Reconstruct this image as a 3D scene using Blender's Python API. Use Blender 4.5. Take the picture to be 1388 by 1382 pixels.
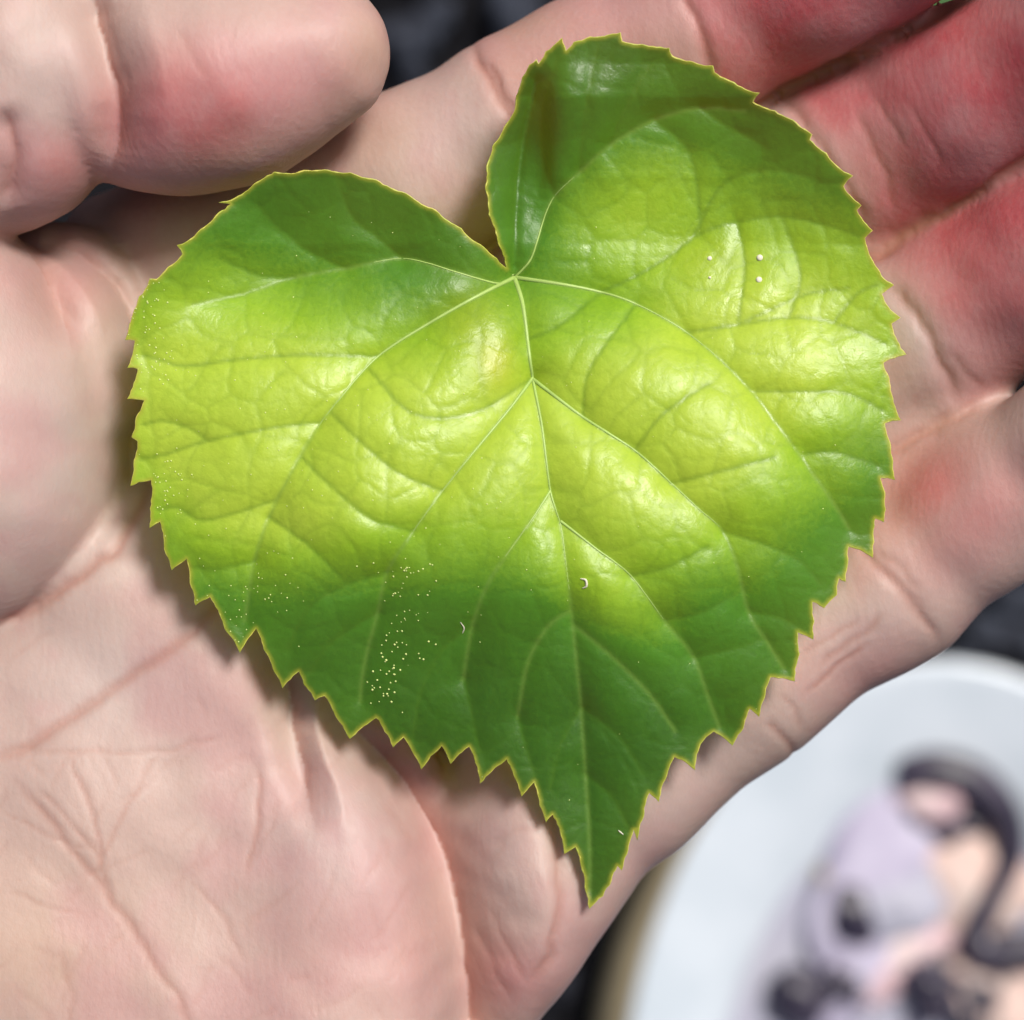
import bpy, bmesh, math, random
import numpy as np
from mathutils import Vector
from mathutils.geometry import delaunay_2d_cdt

random.seed(7); rng = np.random.default_rng(7)
scene = bpy.context.scene
for o in list(bpy.data.objects): bpy.data.objects.remove(o, do_unlink=True)

# ---------------------------------------------------------------- camera
MM = 0.001
DCAM = 220.0            # lens height above the leaf plane, mm
PXMM = 14.7             # photograph pixels per mm in that plane
cam_d = bpy.data.cameras.new('camera'); cam = bpy.data.objects.new('camera', cam_d)
scene.collection.objects.link(cam); scene.camera = cam
cam.location = (0, 0, DCAM*MM)
cam_d.sensor_width = 36; cam_d.lens = 36*DCAM/(1388/PXMM)
cam_d.clip_start = 0.01; cam_d.clip_end = 50
cam_d.dof.use_dof = True; cam_d.dof.focus_distance = (DCAM-3)*MM; cam_d.dof.aperture_fstop = 18

# ---------------------------------------------------------------- light
EL, AZX, AZY = math.radians(56), 0.60, 0.80         # sun comes from the upper right
sdir = Vector((AZX*math.cos(EL), AZY*math.cos(EL), math.sin(EL)))
w = bpy.data.worlds.new('World'); scene.world = w; w.use_nodes = True
nt = w.node_tree; nt.nodes.clear()
sky = nt.nodes.new('ShaderNodeTexSky'); sky.sky_type = 'NISHITA'; sky.sun_disc = False
sky.air_density = .7; sky.dust_density = 5.0; sky.ozone_density = .4; sky.sun_elevation = EL; sky.sun_rotation = math.atan2(AZX, AZY)
bg = nt.nodes.new('ShaderNodeBackground'); bg.inputs['Strength'].default_value = 0.07
wo = nt.nodes.new('ShaderNodeOutputWorld')
nt.links.new(sky.outputs[0], bg.inputs[0]); nt.links.new(bg.outputs[0], wo.inputs[0])
sd = bpy.data.lights.new('sun', 'SUN'); sd.energy = 3.1; sd.angle = math.radians(15); sd.color = (1, .965, .91)
sun = bpy.data.objects.new('sun', sd); scene.collection.objects.link(sun)
sun.rotation_euler = (-sdir).to_track_quat('-Z', 'Y').to_euler(); sun.location = sdir*2
vs = scene.view_settings
vs.view_transform = 'Standard'; vs.look = 'None'; vs.gamma = 1; vs.exposure = 0.45; vs.use_curve_mapping = False
cy = scene.cycles; cy.max_bounces = 6; cy.diffuse_bounces = 3; cy.glossy_bounces = 2; cy.transmission_bounces = 3; cy.transparent_max_bounces = 4

# ---------------------------------------------------------------- helpers
def P(px, py, z=0.0):
    """pixel + height in mm -> mm in the scene"""
    s = (DCAM-z)/DCAM/PXMM
    return np.array([(px-694)*s, (691-py)*s, z*1.0])
def PXY(px, py, z):
    s = (DCAM-z)/DCAM/PXMM
    return (px-694)*s, (691-py)*s
def unP(co):
    """mm -> pixels"""
    s = DCAM/(DCAM-co[:, 2])*PXMM
    return np.stack([co[:, 0]*s+694, 691-co[:, 1]*s], 1)
def link(o, parent=None):
    scene.collection.objects.link(o)
    if parent: o.parent = parent
    return o
def tag(o, label=None, cat=None, group=None, kind=None):
    if label: o['label'] = label
    if cat: o['category'] = cat
    if group: o['group'] = group
    if kind: o['kind'] = kind
    return o
def mesh_np(name, verts_mm, faces, mat, parent=None, smooth=True, quad=True):
    me = bpy.data.meshes.new(name)
    verts = np.asarray(verts_mm, np.float32)*MM
    faces = np.asarray(faces, np.int32); n = faces.shape[1]
    me.vertices.add(len(verts)); me.vertices.foreach_set('co', verts.ravel())
    me.loops.add(faces.size); me.loops.foreach_set('vertex_index', faces.ravel())
    me.polygons.add(len(faces))
    me.polygons.foreach_set('loop_start', np.arange(0, faces.size, n, dtype=np.int32))
    me.update(calc_edges=True); me.validate()
    if smooth: me.polygons.foreach_set('use_smooth', np.ones(len(me.polygons), bool))
    me.materials.append(mat)
    return link(bpy.data.objects.new(name, me), parent)
def set_attr(me, name, arr):
    a = me.attributes.new(name, 'FLOAT', 'POINT'); a.data.foreach_set('value', np.asarray(arr, np.float32))
def poly_dist(pts, line):
    """distance and parameter of pts (n,2) to polyline (m,2)"""
    best = np.full(len(pts), 1e9); tb = np.zeros(len(pts)); line = np.asarray(line, float)
    seg = np.hypot(*(line[1:]-line[:-1]).T); cum = np.r_[0, np.cumsum(seg)]; tot = cum[-1]
    for i in range(len(line)-1):
        a, b = line[i], line[i+1]; ab = b-a
        t = np.clip(((pts-a)@ab)/max(ab@ab, 1e-9), 0, 1)
        d = np.hypot(pts[:, 0]-a[0]-t*ab[0], pts[:, 1]-a[1]-t*ab[1])
        m = d < best; best[m] = d[m]; tb[m] = ((cum[i]+t*seg[i])/tot)[m]
    return best, tb
def smooth_line(line, n=6):
    """Catmull-Rom"""
    p = np.asarray(line, float)
    if len(p) < 3: 
        t = np.linspace(0, 1, n*2)[:, None]; return p[0]*(1-t)+p[-1]*t
    q = np.vstack([2*p[0]-p[1], p, 2*p[-1]-p[-2]]); out = []
    for i in range(1, len(q)-2):
        for k in range(n):
            t = k/n
            out.append(.5*((2*q[i])+(-q[i-1]+q[i+1])*t+(2*q[i-1]-5*q[i]+4*q[i+1]-q[i+2])*t*t+(-q[i-1]+3*q[i]-3*q[i+1]+q[i+2])*t**3))
    out.append(p[-1]); return np.array(out)
def value_noise(pts, scale, seed=0):
    r = np.random.default_rng(seed); g = r.random((64, 64))
    u = pts/scale; i = np.floor(u).astype(int); f = u-i; f = f*f*(3-2*f)
    a = g[i[:, 0] % 64, i[:, 1] % 64]; b = g[(i[:, 0]+1) % 64, i[:, 1] % 64]
    c = g[i[:, 0] % 64, (i[:, 1]+1) % 64]; d = g[(i[:, 0]+1) % 64, (i[:, 1]+1) % 64]
    return (a*(1-f[:, 0])+b*f[:, 0])*(1-f[:, 1])+(c*(1-f[:, 0])+d*f[:, 0])*f[:, 1]
def tube(path_mm, radii, sides=8, flat=1.0):
    """tapered tube round a path: verts, quads"""
    p = np.asarray(path_mm, float); n = len(p)
    t = np.gradient(p, axis=0); t /= np.linalg.norm(t, axis=1)[:, None]+1e-9
    up = np.array([0, 0, 1.0]); s = np.cross(t, up); s /= np.linalg.norm(s, axis=1)[:, None]+1e-9
    u = np.cross(s, t); a = np.arange(sides)/sides*2*np.pi
    V = p[:, None]+np.asarray(radii)[:, None, None]*(np.cos(a)[None, :, None]*s[:, None]+flat*np.sin(a)[None, :, None]*u[:, None])
    F = []
    for i in range(n-1):
        for k in range(sides):
            k2 = (k+1) % sides
            F.append((i*sides+k, i*sides+k2, (i+1)*sides+k2, (i+1)*sides+k))
    return V.reshape(-1, 3), np.array(F)

# ---------------------------------------------------------------- materials
class NB:
    def __init__(s, name):
        s.m = bpy.data.materials.new(name); s.m.use_nodes = True; s.t = s.m.node_tree
        s.b = s.t.nodes['Principled BSDF']; s.out = s.t.nodes['Material Output']
    def n(s, typ, **kw):
        x = s.t.nodes.new(typ)
        for k, v in kw.items():
            if k in x.inputs: x.inputs[k].default_value = v
            else: setattr(x, k, v)
        return x
    def l(s, a, b): s.t.links.new(a, b)
    def attr(s, name): return s.n('ShaderNodeAttribute', attribute_name=name).outputs['Fac']
    def mix(s, fac, a, b, blend='MIX'):
        x = s.n('ShaderNodeMix', data_type='RGBA', blend_type=blend)
        for i, v in ((0, fac), (6, a), (7, b)):
            if isinstance(v, (int, float)): x.inputs[i].default_value = v
            elif isinstance(v, tuple): x.inputs[i].default_value = (*v, 1)
            else: s.l(v, x.inputs[i])
        return x.outputs[2]
    def math(s, op, a, b=None):
        x = s.n('ShaderNodeMath', operation=op)
        for i, v in ((0, a), (1, b)):
            if v is None: continue
            if isinstance(v, (int, float)): x.inputs[i].default_value = v
            else: s.l(v, x.inputs[i])
        return x.outputs[0]
    def ramp(s, fac, stops):
        x = s.n('ShaderNodeValToRGB'); e = x.color_ramp.elements
        while len(e) < len(stops): e.new(.5)
        for k, (p, c) in enumerate(stops):
            e[k].position = p; e[k].color = (*c, 1) if isinstance(c, tuple) else (c, c, c, 1)
        s.l(fac, x.inputs[0]); return x.outputs[0]
    def coord(s): return s.n('ShaderNodeTexCoord').outputs['Object']
    def noise(s, vec, scale, detail=4, rough=.55):
        x = s.n('ShaderNodeTexNoise', Scale=scale, Detail=detail, Roughness=rough); s.l(vec, x.inputs['Vector']); return x.outputs['Fac']

def mat_skin():
    m = NB('skin'); co = m.coord()
    red = m.attr('red'); crease = m.attr('crease'); pale = m.attr('pale'); yel = m.attr('warm')
    c = m.mix(red, (.400, .284, .245), (.43, .060, .072))
    c = m.mix(pale, c, (.425, .342, .315))
    c = m.mix(yel, c, (.40, .26, .175))
    c = m.mix(m.attr('mottle'), c, (.405, .215, .21))
    n1 = m.n('ShaderNodeTexNoise', Scale=2000.0, Detail=2.0, Roughness=.65)
    mp2 = m.n('ShaderNodeMapping'); mp2.inputs['Rotation'].default_value = (0, 0, math.radians(30)); mp2.inputs['Scale'].default_value = (1, .6, 1)
    m.l(co, mp2.inputs['Vector']); m.l(mp2.outputs[0], n1.inputs['Vector'])
    c = m.mix(m.math('MULTIPLY', m.ramp(n1.outputs['Fac'], [(.40, 0.0), (.66, 1.0)]), .08), c, (.50, .40, .36))
    c = m.mix(m.math('MULTIPLY', crease, .72), c, (.27, .10, .065))  # redder creases, plus painted shade in folds and finger gaps
    m.l(c, m.b.inputs['Base Color'])
    m.b.inputs['Roughness'].default_value = .50; m.b.inputs['Specular IOR Level'].default_value = .34
    m.b.subsurface_method = 'BURLEY'
    m.b.inputs['Subsurface Weight'].default_value = .40
    m.b.inputs['Subsurface Radius'].default_value = (1.0, .32, .18); m.b.inputs['Subsurface Scale'].default_value = .0020
    wv = m.n('ShaderNodeTexWave', Scale=330.0, Distortion=7.0, Detail=0.0)      # friction ridges
    m.l(mp2.outputs[0], wv.inputs['Vector']); wv.bands_direction = 'DIAGONAL'
    h = m.math('ADD', m.math('MULTIPLY', wv.outputs['Fac'], .16), n1.outputs['Fac'])
    bp = m.n('ShaderNodeBump', Strength=.30, Distance=.00016); m.l(h, bp.inputs['Height']); m.l(bp.outputs[0], m.b.inputs['Normal'])
    return m.m

def mat_leaf():
    m = NB('leaf_blade'); co = m.coord()
    lime = m.attr('lime'); vein = m.attr('veinline'); edge = m.attr('edge'); yel = m.attr('yellow')
    n2 = m.noise(co, 2400, 2, .65)
    lf = m.math('ADD', lime, m.math('MULTIPLY', m.math('SUBTRACT', n2, .5), .22))
    c = m.ramp(lf, [(0.0, (.030, .135, .012)), (.35, (.075, .27, .018)), (.7, (.30, .54, .025)), (1.0, (.50, .70, .06))])  # dark stops also hold the painted shade of tip and shoulders
    c = m.mix(yel, c, (.50, .57, .02))
    c = m.mix(m.math('MULTIPLY', m.attr('net'), .20), c, (.06, .20, .015))
    c = m.mix(m.math('MULTIPLY', m.attr('veindark'), .45), c, (.07, .20, .015))
    c = m.mix(m.math('MULTIPLY', vein, .55), c, (.20, .36, .06))
    c = m.mix(edge, c, (.46, .47, .05))
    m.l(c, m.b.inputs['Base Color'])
    m.l(m.attr('rough'), m.b.inputs['Roughness']); m.b.inputs['Specular IOR Level'].default_value = .55
    bp = m.n('ShaderNodeBump', Strength=.45, Distance=.00010); m.l(n2, bp.inputs['Height']); m.l(bp.outputs[0], m.b.inputs['Normal'])
    tr = m.n('ShaderNodeBsdfTranslucent'); tc = m.mix(.5, c, (.70, .68, .05)); m.l(tc, tr.inputs['Color'])
    ms = m.n('ShaderNodeMixShader'); ms.inputs[0].default_value = .40
    m.l(m.b.outputs[0], ms.inputs[1]); m.l(tr.outputs[0], ms.inputs[2]); m.l(ms.outputs[0], m.out.inputs['Surface'])
    return m.m

def mat_simple(name, col, rough=.5, var=.25, scale=300, col2=None, spec=.4, bump=0):
    m = NB(name); co = m.coord(); n = m.noise(co, scale, 4)
    c2 = col2 or tuple(x*(1-var) for x in col)
    m.l(m.mix(m.ramp(n, [(.35, 0.0), (.65, 1.0)]), col, c2), m.b.inputs['Base Color'])
    m.b.inputs['Roughness'].default_value = rough; m.b.inputs['Specular IOR Level'].default_value = spec
    if bump:
        bp = m.n('ShaderNodeBump', Strength=.6, Distance=bump); m.l(n, bp.inputs['Height']); m.l(bp.outputs[0], m.b.inputs['Normal'])
    return m.m

M = dict(skin=mat_skin(), leaf=mat_leaf(),
         vein=mat_simple('leaf_vein', (.34, .48, .12), .4, .15, 500),
         margin=mat_simple('leaf_margin', (.55, .50, .10), .45, .3, 900, (.36, .42, .06)),
         soil=mat_simple('soil', (.004, .004, .005), .95, .5, 60, (.011, .011, .013), .03, .004),
         stone=mat_simple('pebble', (.007, .008, .010), .9, .4, 90, (.02, .021, .028), .05),
         glaze=mat_simple('plate_glaze', (.56, .61, .66), .22, .1, 22, (.42, .48, .53), .5),
         well=mat_simple('plate_well', (.38, .38, .44), .55, .1, 40, (.33, .33, .41), .3),
         tan=mat_simple('plate_underside', (.34, .28, .17), .6, .2, 60),
         nacre=mat_simple('nacre', (.50, .47, .58), .6, .1, 60, (.36, .33, .44), .3),
         pink=mat_simple('pink_flesh', (.52, .32, .36), .6, .2, 120, (.70, .58, .56), .4),
         cream=mat_simple('cream_flesh', (.52, .43, .39), .6, .2, 120, (.62, .42, .36), .4),
         dark=mat_simple('dark_shell', (.018, .015, .028), .35, .3, 90, (.04, .032, .055), .5),
         green=mat_simple('weed_green', (.05, .14, .03), .5, .3, 120),
         speck=mat_simple('pale_speck', (.58, .66, .22), .5, .1, 800),
         spot=mat_simple('white_spot', (.70, .66, .50), .4, .1, 800))

# ================================================================ the setting behind the hand
GZ = -350.0
def build_ground():
    n = 120; L = 1500.0
    u = np.linspace(-1, 1, n); u = np.sign(u)*np.abs(u)**2.2*L
    X, Y = np.meshgrid(u, u); pts = np.stack([X.ravel(), Y.ravel()], 1)
    z = GZ+(value_noise(pts, 60, 1)-.5)*8+(value_noise(pts, 14, 2)-.5)*5-3
    V = np.c_[pts, z]; idx = np.arange(n*n).reshape(n, n)
    F = np.stack([idx[:-1, :-1], idx[:-1, 1:], idx[1:, 1:], idx[1:, :-1]], -1).reshape(-1, 4)
    tag(mesh_np('ground', V, F, M['soil']), kind='structure')
    # loose clods and grit: one uncountable mass
    bm = bmesh.new(); bmesh.ops.create_icosphere(bm, subdivisions=1, radius=1)
    bv = np.array([v.co[:] for v in bm.verts]); bf = np.array([[v.index for v in f.verts] for f in bm.faces]); bm.free()
    VV, FF = [], []
    for k in range(900):
        x, y = rng.uniform(-260, 260, 2); r = rng.uniform(1.5, 6.5)
        v = bv*(1+rng.uniform(-.25, .25, (len(bv), 1)))*r*np.array([1, rng.uniform(.6, 1), .6])
        a = rng.uniform(0, 6.28); v = v@np.array([[math.cos(a), -math.sin(a), 0], [math.sin(a), math.cos(a), 0], [0, 0, 1]])
        if math.hypot((x-PLC[0])/.83, (y-PLC[1])/1.3) < 104: continue
        FF.append(bf+len(VV)*len(bv)); VV.append(v+np.array([x, y, GZ-2+r*.2]))
    g = mesh_np('soil_clods', np.vstack(VV), np.vstack(FF), M['stone'], smooth=False)
    tag(g, 'dark loose soil clods and grit on the ground below the hand', 'soil', kind='stuff')

PLC = P(1275, 1560, GZ+18)             # dish centre
def lathe(prof, n=96, cx=0, cy=0, sx=1.0, sy=1.0):
    prof = np.asarray(prof, float); a = np.arange(n)/n*2*np.pi
    V = np.stack([cx+sx*prof[:, 0][:, None]*np.cos(a), cy+sy*prof[:, 0][:, None]*np.sin(a), np.repeat(prof[:, 1][:, None], n, 1)], -1)
    F = []
    for i in range(len(prof)-1):
        for k in range(n): F.append((i*n+k, i*n+(k+1) % n, (i+1)*n+(k+1) % n, (i+1)*n+k))
    return V.reshape(-1, 3), np.array(F)
def empty(name, loc_mm):
    e = bpy.data.objects.new(name, None); e.empty_display_size = .01; link(e); e.location = Vector(loc_mm)*MM; return e

def build_plate():
    c = PLC; root = empty('dish', (c[0], c[1], GZ)); SX, SY = .83, 1.26
    tag(root, 'pale glazed oval dish with tan outer wall standing on dark soil', 'dish')
    V, F = lathe([(62, 9), (66, 11.5), (72, 14.5), (80, 17.5), (86.5, 19.5), (88.6, 20.2), (89.8, 20.0), (90.3, 19.0)], sx=SX, sy=SY)
    mesh_np('rim', V, F, M['glaze'], root)
    V, F = lathe([(.01, 6.2), (20, 6.2), (40, 6.3), (50, 6.5), (57, 7.3), (61, 8.6), (62.3, 9.1)], sx=SX, sy=SY)
    mesh_np('well', V, F, M['well'], root)
    V, F = lathe([(90.2, 19.2), (91.0, 18.4), (91.6, 15), (91.4, 8), (90, 2.5), (86, .2), (80, -.5), (.01, -.5)], cx=0, sx=SX, sy=SY)
    V[:, 0] -= np.clip((19.2-V[:, 2])/8, 0, 1)*7*(V[:, 0] < 0)*np.clip(-V[:, 0]/40, 0, 1)
    V[:, 1] *= 1-.07*np.clip((19.2-V[:, 2])/8, 0, 1)
    mesh_np('outer_wall', V, F, M['tan'], root)
    return root

def blob(name, px, py, z, rx, ry, rz, rot, mat, label, cat, seed=0, lump=.18, group=None):
    """an irregular flattened lump with its own base"""
    bm = bmesh.new(); bmesh.ops.create_icosphere(bm, subdivisions=4, radius=1)
    v = np.array([q.co[:] for q in bm.verts]); f = np.array([[q.index for q in k.verts] for k in bm.faces]); bm.free()
    r = np.random.default_rng(seed); ph = r.uniform(0, 6.28, 6)
    d = 1+lump*(np.sin(3*v[:, 0]+ph[0])*np.cos(2.6*v[:, 1]+ph[1])+.5*np.sin(6*v[:, 1]+ph[2])*np.cos(5*v[:, 2]+ph[3])+.3*np.sin(9*v[:, 0]+ph[4]))
    v = v*d[:, None]*np.array([rx, ry, rz])
    a = math.radians(rot); v = v@np.array([[math.cos(a), math.sin(a), 0], [-math.sin(a), math.cos(a), 0], [0, 0, 1]])
    p = P(px, py, z)
    o = mesh_np(name, v+p, f, mat)
    return tag(o, label, cat, group)

def build_plate_contents():
    z0 = GZ+6.2
    blob('lilac_fragment', 1200, 1150, z0+3.0, 30, 13, 4.5, 62, M['nacre'], 'long pale lilac fragment leaning across the dish well', 'fragment', 1, .12)
    blob('lilac_fragment', 1165, 1290, z0+2.5, 20, 9, 4, 70, M['nacre'], 'short pale lilac fragment between the two black lumps', 'fragment', 2, .14)
    blob('lilac_fragment', 1215, 1225, z0+4.6, 13, 9, 4, 30, M['well'], 'greyish rounded fragment on the long lilac fragment', 'fragment', 3)
    blob('pink_fragment', 1320, 1190, z0+3.5, 14, 15, 4, 50, M['cream'], 'pinkish cream fragment inside the dark curved strip', 'fragment', 4)
    blob('pink_fragment', 1270, 1075, z0+6.0, 9, 6, 4, 20, M['pink'], 'small rose pink fragment at the top of the dark strip', 'fragment', 5)
    blob('pink_fragment', 1225, 1300, z0+3.4, 15, 6, 3.5, 30, M['pink'], 'long rose pink fragment beside the bottom dark clump', 'fragment', 6)
    blob('pink_fragment', 1360, 1345, z0+3.5, 14, 13, 4, 10, M['cream'], 'large pale cream fragment below the dark strip end', 'fragment', 7)
    blob('pink_fragment', 1128, 1195, z0+2.5, 4.5, 5, 3, 10, M['tan'], 'tiny tan fragment beside the upper black lump', 'fragment', 8)
    blob('dark_lump', 1156, 1240, z0+4.5, 6.2, 8.6, 5, 5, M['dark'], 'small oval black lump on pale lilac fragment', 'fragment', 9, .08)
    blob('dark_lump', 1082, 1352, z0+3.5, 7.0, 7.6, 5, 5, M['dark'], 'rounded black lump at the inner edge of the dish', 'fragment', 10, .08)
    blob('dark_lump', 1278, 1115, z0+4.2, 9, 4.6, 4, -12, M['dark'], 'dark purple lump under the rose pink fragment', 'fragment', 11, .2)
    blob('dark_lump', 1262, 1330, z0+4.2, 8, 9, 4, 40, M['dark'], 'ragged dark clump at the bottom of the dish', 'fragment', 12, .35)
    blob('dark_lump', 1310, 1362, z0+4.2, 5, 8, 4, 20, M['dark'], 'narrow dark sliver beside the ragged dark clump', 'fragment', 13, .3)
    cr = np.random.default_rng(5)
    for (cx, cy, k, wh) in ((1300, 1350, 7, 'beside the ragged dark clump in the dish'), (1250, 1090, 3, 'beside the rose pink fragment under the hook'), (1130, 1345, 3, 'beside the rounded black lump in the dish'), (1370, 1310, 3, 'beside the lower end of the dark hook')):
        for q in range(k):
            blob('dark_chip', cx+cr.normal(0, 26), cy+cr.normal(0, 16), z0+5+cr.uniform(0, 2.5), cr.uniform(2, 4.5), cr.uniform(1.6, 3), 2, cr.uniform(0, 180), M['dark'],
                 'small dark chip lying '+wh, 'fragment', int(cr.integers(99)), .3, 'dark chips '+wh)
    # the curved dark strip
    ln = smooth_line([(1215, 1055), (1262, 1042), (1318, 1058), (1362, 1105), (1372, 1160), (1345, 1215), (1325, 1262), (1340, 1290), (1388, 1288), (1420, 1275)], 6)
    path = np.array([P(x, y, z0+8) for x, y in ln]); rr = 4.0+1.2*np.sin(np.linspace(0, 9, len(path))); rr[0] = rr[-1] = .4
    V, F = tube(path, rr, 10, .8)
    tag(mesh_np('curved_strip', V, F, M['dark']), 'dark purple strip curled like a hook on the dish', 'fragment')

build_ground(); build_plate(); build_plate_contents()
M['grit'] = mat_simple('grey_grit', (.045, .052, .07), .8, .4, 90, (.02, .022, .03), .1)
for k, (qx, qy, qr) in enumerate(((548, 52, 7), (590, 20, 5), (700, 12, 8), (560, 95, 4), (1345, 862, 7), (1380, 812, 6), (1310, 880, 4), (760, 1335, 4), (1392, 870, 5))):
    wh = 'behind the thumb tip' if qy < 200 else 'between the dish and the little finger' if qx > 1000 else 'beside the tan dish wall'
    blob('pebble', qx, qy, GZ+qr*.35, qr, qr*.75, qr*.6, 37*k, M['grit'], 'grey pebble half sunk in dark soil '+wh, 'pebble', 30+k, .2, 'pebbles '+wh)

def build_weed(px, py, z, rot, L, W, label):
    """a small ground leaf seen past the fingers"""
    t = np.linspace(0, 1, 14); V = []
    for s in (-1, -.5, 0, .5, 1):
        for k in t:
            wd = W*math.sin(math.pi*min(.999, k**.8))*s
            V.append((k*L-L/2, wd, 3*math.sin(k*3)-abs(s)*-2.0))
    V = np.array(V); n = len(t); F = [(a*n+i, a*n+i+1, (a+1)*n+i+1, (a+1)*n+i) for a in range(4) for i in range(n-1)]
    a = math.radians(rot); V = V@np.array([[math.cos(a), math.sin(a), 0], [-math.sin(a), math.cos(a), 0], [0, 0, 1]])+P(px, py, z)
    o = mesh_np('weed_leaf', V, np.array(F), M['green'])
    md = o.modifiers.new('thick', 'SOLIDIFY'); md.thickness = .0006
    tag(o, label, 'leaf')
build_weed(400, -22, GZ+4, 5, 46, 7.5, 'dark green ground leaf showing above the thumb tip')
build_weed(1322, -30, GZ+4, 30, 34, 7, 'dark green ground leaf showing between index and middle fingertips')

# ================================================================ the hand
VOX = 0.62
X0, X1, Y0, Y1, Z0, Z1 = -98.0, 78.0, -84.0, 62.0, -44.0, 26.0
gx = np.arange(X0, X1, VOX, dtype=np.float32); gy = np.arange(Y0, Y1, VOX, dtype=np.float32); gz = np.arange(Z0, Z1, VOX, dtype=np.float32)
SDF = np.full((len(gx), len(gy), len(gz)), 30.0, np.float32)
def smin(a, b, k):
    h = np.clip(.5+.5*(b-a)/k, 0, 1); return b+(a-b)*h-k*h*(1-h)
def chain(pts, k=1.0, fz=1.0, kin=None):
    """round-cone chain; pts = (px, py, z mm, r mm)"""
    global SDF
    c = np.array([[*P(p[0], p[1], p[2])] for p in pts]); r = np.array([p[3] for p in pts], float)
    mg = 4+k
    lo = (c-r[:, None]).min(0)-mg; hi = (c+r[:, None]).max(0)+mg
    sl = [slice(max(0, int((lo[i]-g[0])/VOX)), max(0, int((hi[i]-g[0])/VOX)+2)) for i, g in enumerate((gx, gy, gz))]
    X = gx[sl[0]][:, None, None]; Y = gy[sl[1]][None, :, None]; Z = gz[sl[2]][None, None, :]
    loc = None
    for i in range(len(c)-1 if len(c) > 1 else 1):
        a = c[i]; b = c[min(i+1, len(c)-1)]; ab = b-a; L2 = float(ab@ab) or 1.0
        t = np.clip(((X-a[0])*ab[0]+(Y-a[1])*ab[1]+(Z-a[2])*ab[2])/L2, 0, 1)
        rr = r[i]+(r[min(i+1, len(c)-1)]-r[i])*t
        d = np.sqrt((X-a[0]-t*ab[0])**2+(Y-a[1]-t*ab[1])**2+(fz*(Z-a[2]-t*ab[2]))**2)-rr
        loc = d if loc is None else smin(loc, d, kin or 2.5)
    v = SDF[sl[0], sl[1], sl[2]]
    SDF[sl[0], sl[1], sl[2]] = smin(v, loc.astype(np.float32), k)

# --- core of the palm and wrist (broad smooth masses)
chain([(620, 560, -27, 10), (360, 800, -28, 13), (100, 1080, -27, 15), (-200, 1400, -26, 16), (-520, 1760, -26, 19), (-820, 2080, -26, 20)], 5, 1.15)
chain([(430, 430, -26, 9), (180, 640, -27, 12), (-120, 950, -26, 15), (-360, 1300, -26, 16)], 6, 1.1)
chain([(740, 760, -27, 9.5), (520, 1020, -27, 12), (240, 1340, -26, 15), (-60, 1640, -26, 16), (-420, 1980, -26, 17)], 6, 1.1)
# palm pads, lower left
chain([(300, 930, -13, 10.5), (150, 1090, -13.5, 13.5), (20, 1270, -13, 15), (-200, 1500, -14, 16)], 6, 1.05)
chain([(340, 1120, -14, 13.0), (260, 1330, -13.5, 15), (110, 1560, -14, 17)], 6, 1.05)
chain([(175, 800, -13.5, 10.5), (290, 905, -13, 10.5)], 5)
chain([(60, 960, -14, 11.5), (-120, 1080, -14, 13)], 6, 1.1)
# --- fingers
chain([(560, 520, -20, 9.5), (800, 400, -16.5, 9.0), (1087, 251, -13, 8.8), (1165, 211, -11.2, 8.7), (1310, 137, -4.5, 8.6), (1500, 36, 6, 8.0), (1610, -25, 14, 6.6)], 1.25, kin=3)
chain([(640, 740, -20, 9.5), (960, 603, -16.5, 8.9), (1180, 486, -13, 8.7), (1262, 444, -10.8, 8.6), (1450, 345, -2.5, 8.2), (1620, 255, 7, 7.4), (1720, 200, 14, 6.2)], 1.25, kin=3)
chain([(175, 356, -20, 7.5), (260, 345, -18, 8.6), (420, 310, -15.5, 8.8), (560, 246, -13, 8.5), (705, 171, -11.5, 8.3), (800, 120, -11, 8.3), (945, 46, -8.5, 8.2), (1130, -48, -1.5, 7.8), (1290, -130, 7, 6.8)], 1.25, kin=3)
chain([(735, 1125, -14, 10.3), (850, 1030, -13.2, 9.2), (1000, 915, -12, 8.4), (1195, 790, -10.5, 7.9), (1335, 682, -7, 7.4), (1468, 594, -1, 6.4), (1570, 525, 4, 5.5)], 1.25, kin=3)
chain([(1100, 735, -14.5, 8), (1200, 650, -13.5, 7.2), (1300, 585, -10.5, 5.6)], 2.6)
chain([(900, 206, -16, 5), (1030, 140, -14.6, 5), (1130, 90, -11.6, 4.8), (1190, 60, -9.6, 4.0)], 2.4)      # flesh meeting deep between the fingers
chain([(1100, 396, -16.5, 5), (1190, 341, -13.8, 5), (1290, 281, -9.8, 4.8), (1388, 220, -5.5, 4.4), (1470, 172, -1.5, 4)], 2.4)
# hollow floor of the palm under the leaf (finger bases)
chain([(420, 520, -22, 9), (560, 720, -22, 10), (660, 900, -20, 10), (720, 1060, -17, 10)], 3.5)
# ulnar edge of the palm
chain([(735, 1125, -13.5, 10.3), (690, 1185, -11.5, 9.6), (630, 1262, -11.5, 9.6), (560, 1340, -13, 10.5), (420, 1460, -15, 12.5), (220, 1640, -16, 14.5), (-60, 1900, -17, 15)], 1.2, kin=5)
# the pad that rolls over the deep fold
chain([(405, 955, -7.5, 5.2), (455, 1080, -7.5, 8.8), (466, 1220, -7.5, 10.8), (452, 1400, -7.5, 12.8), (330, 1600, -9, 14)], 3.0, 1.35, kin=5)
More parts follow.
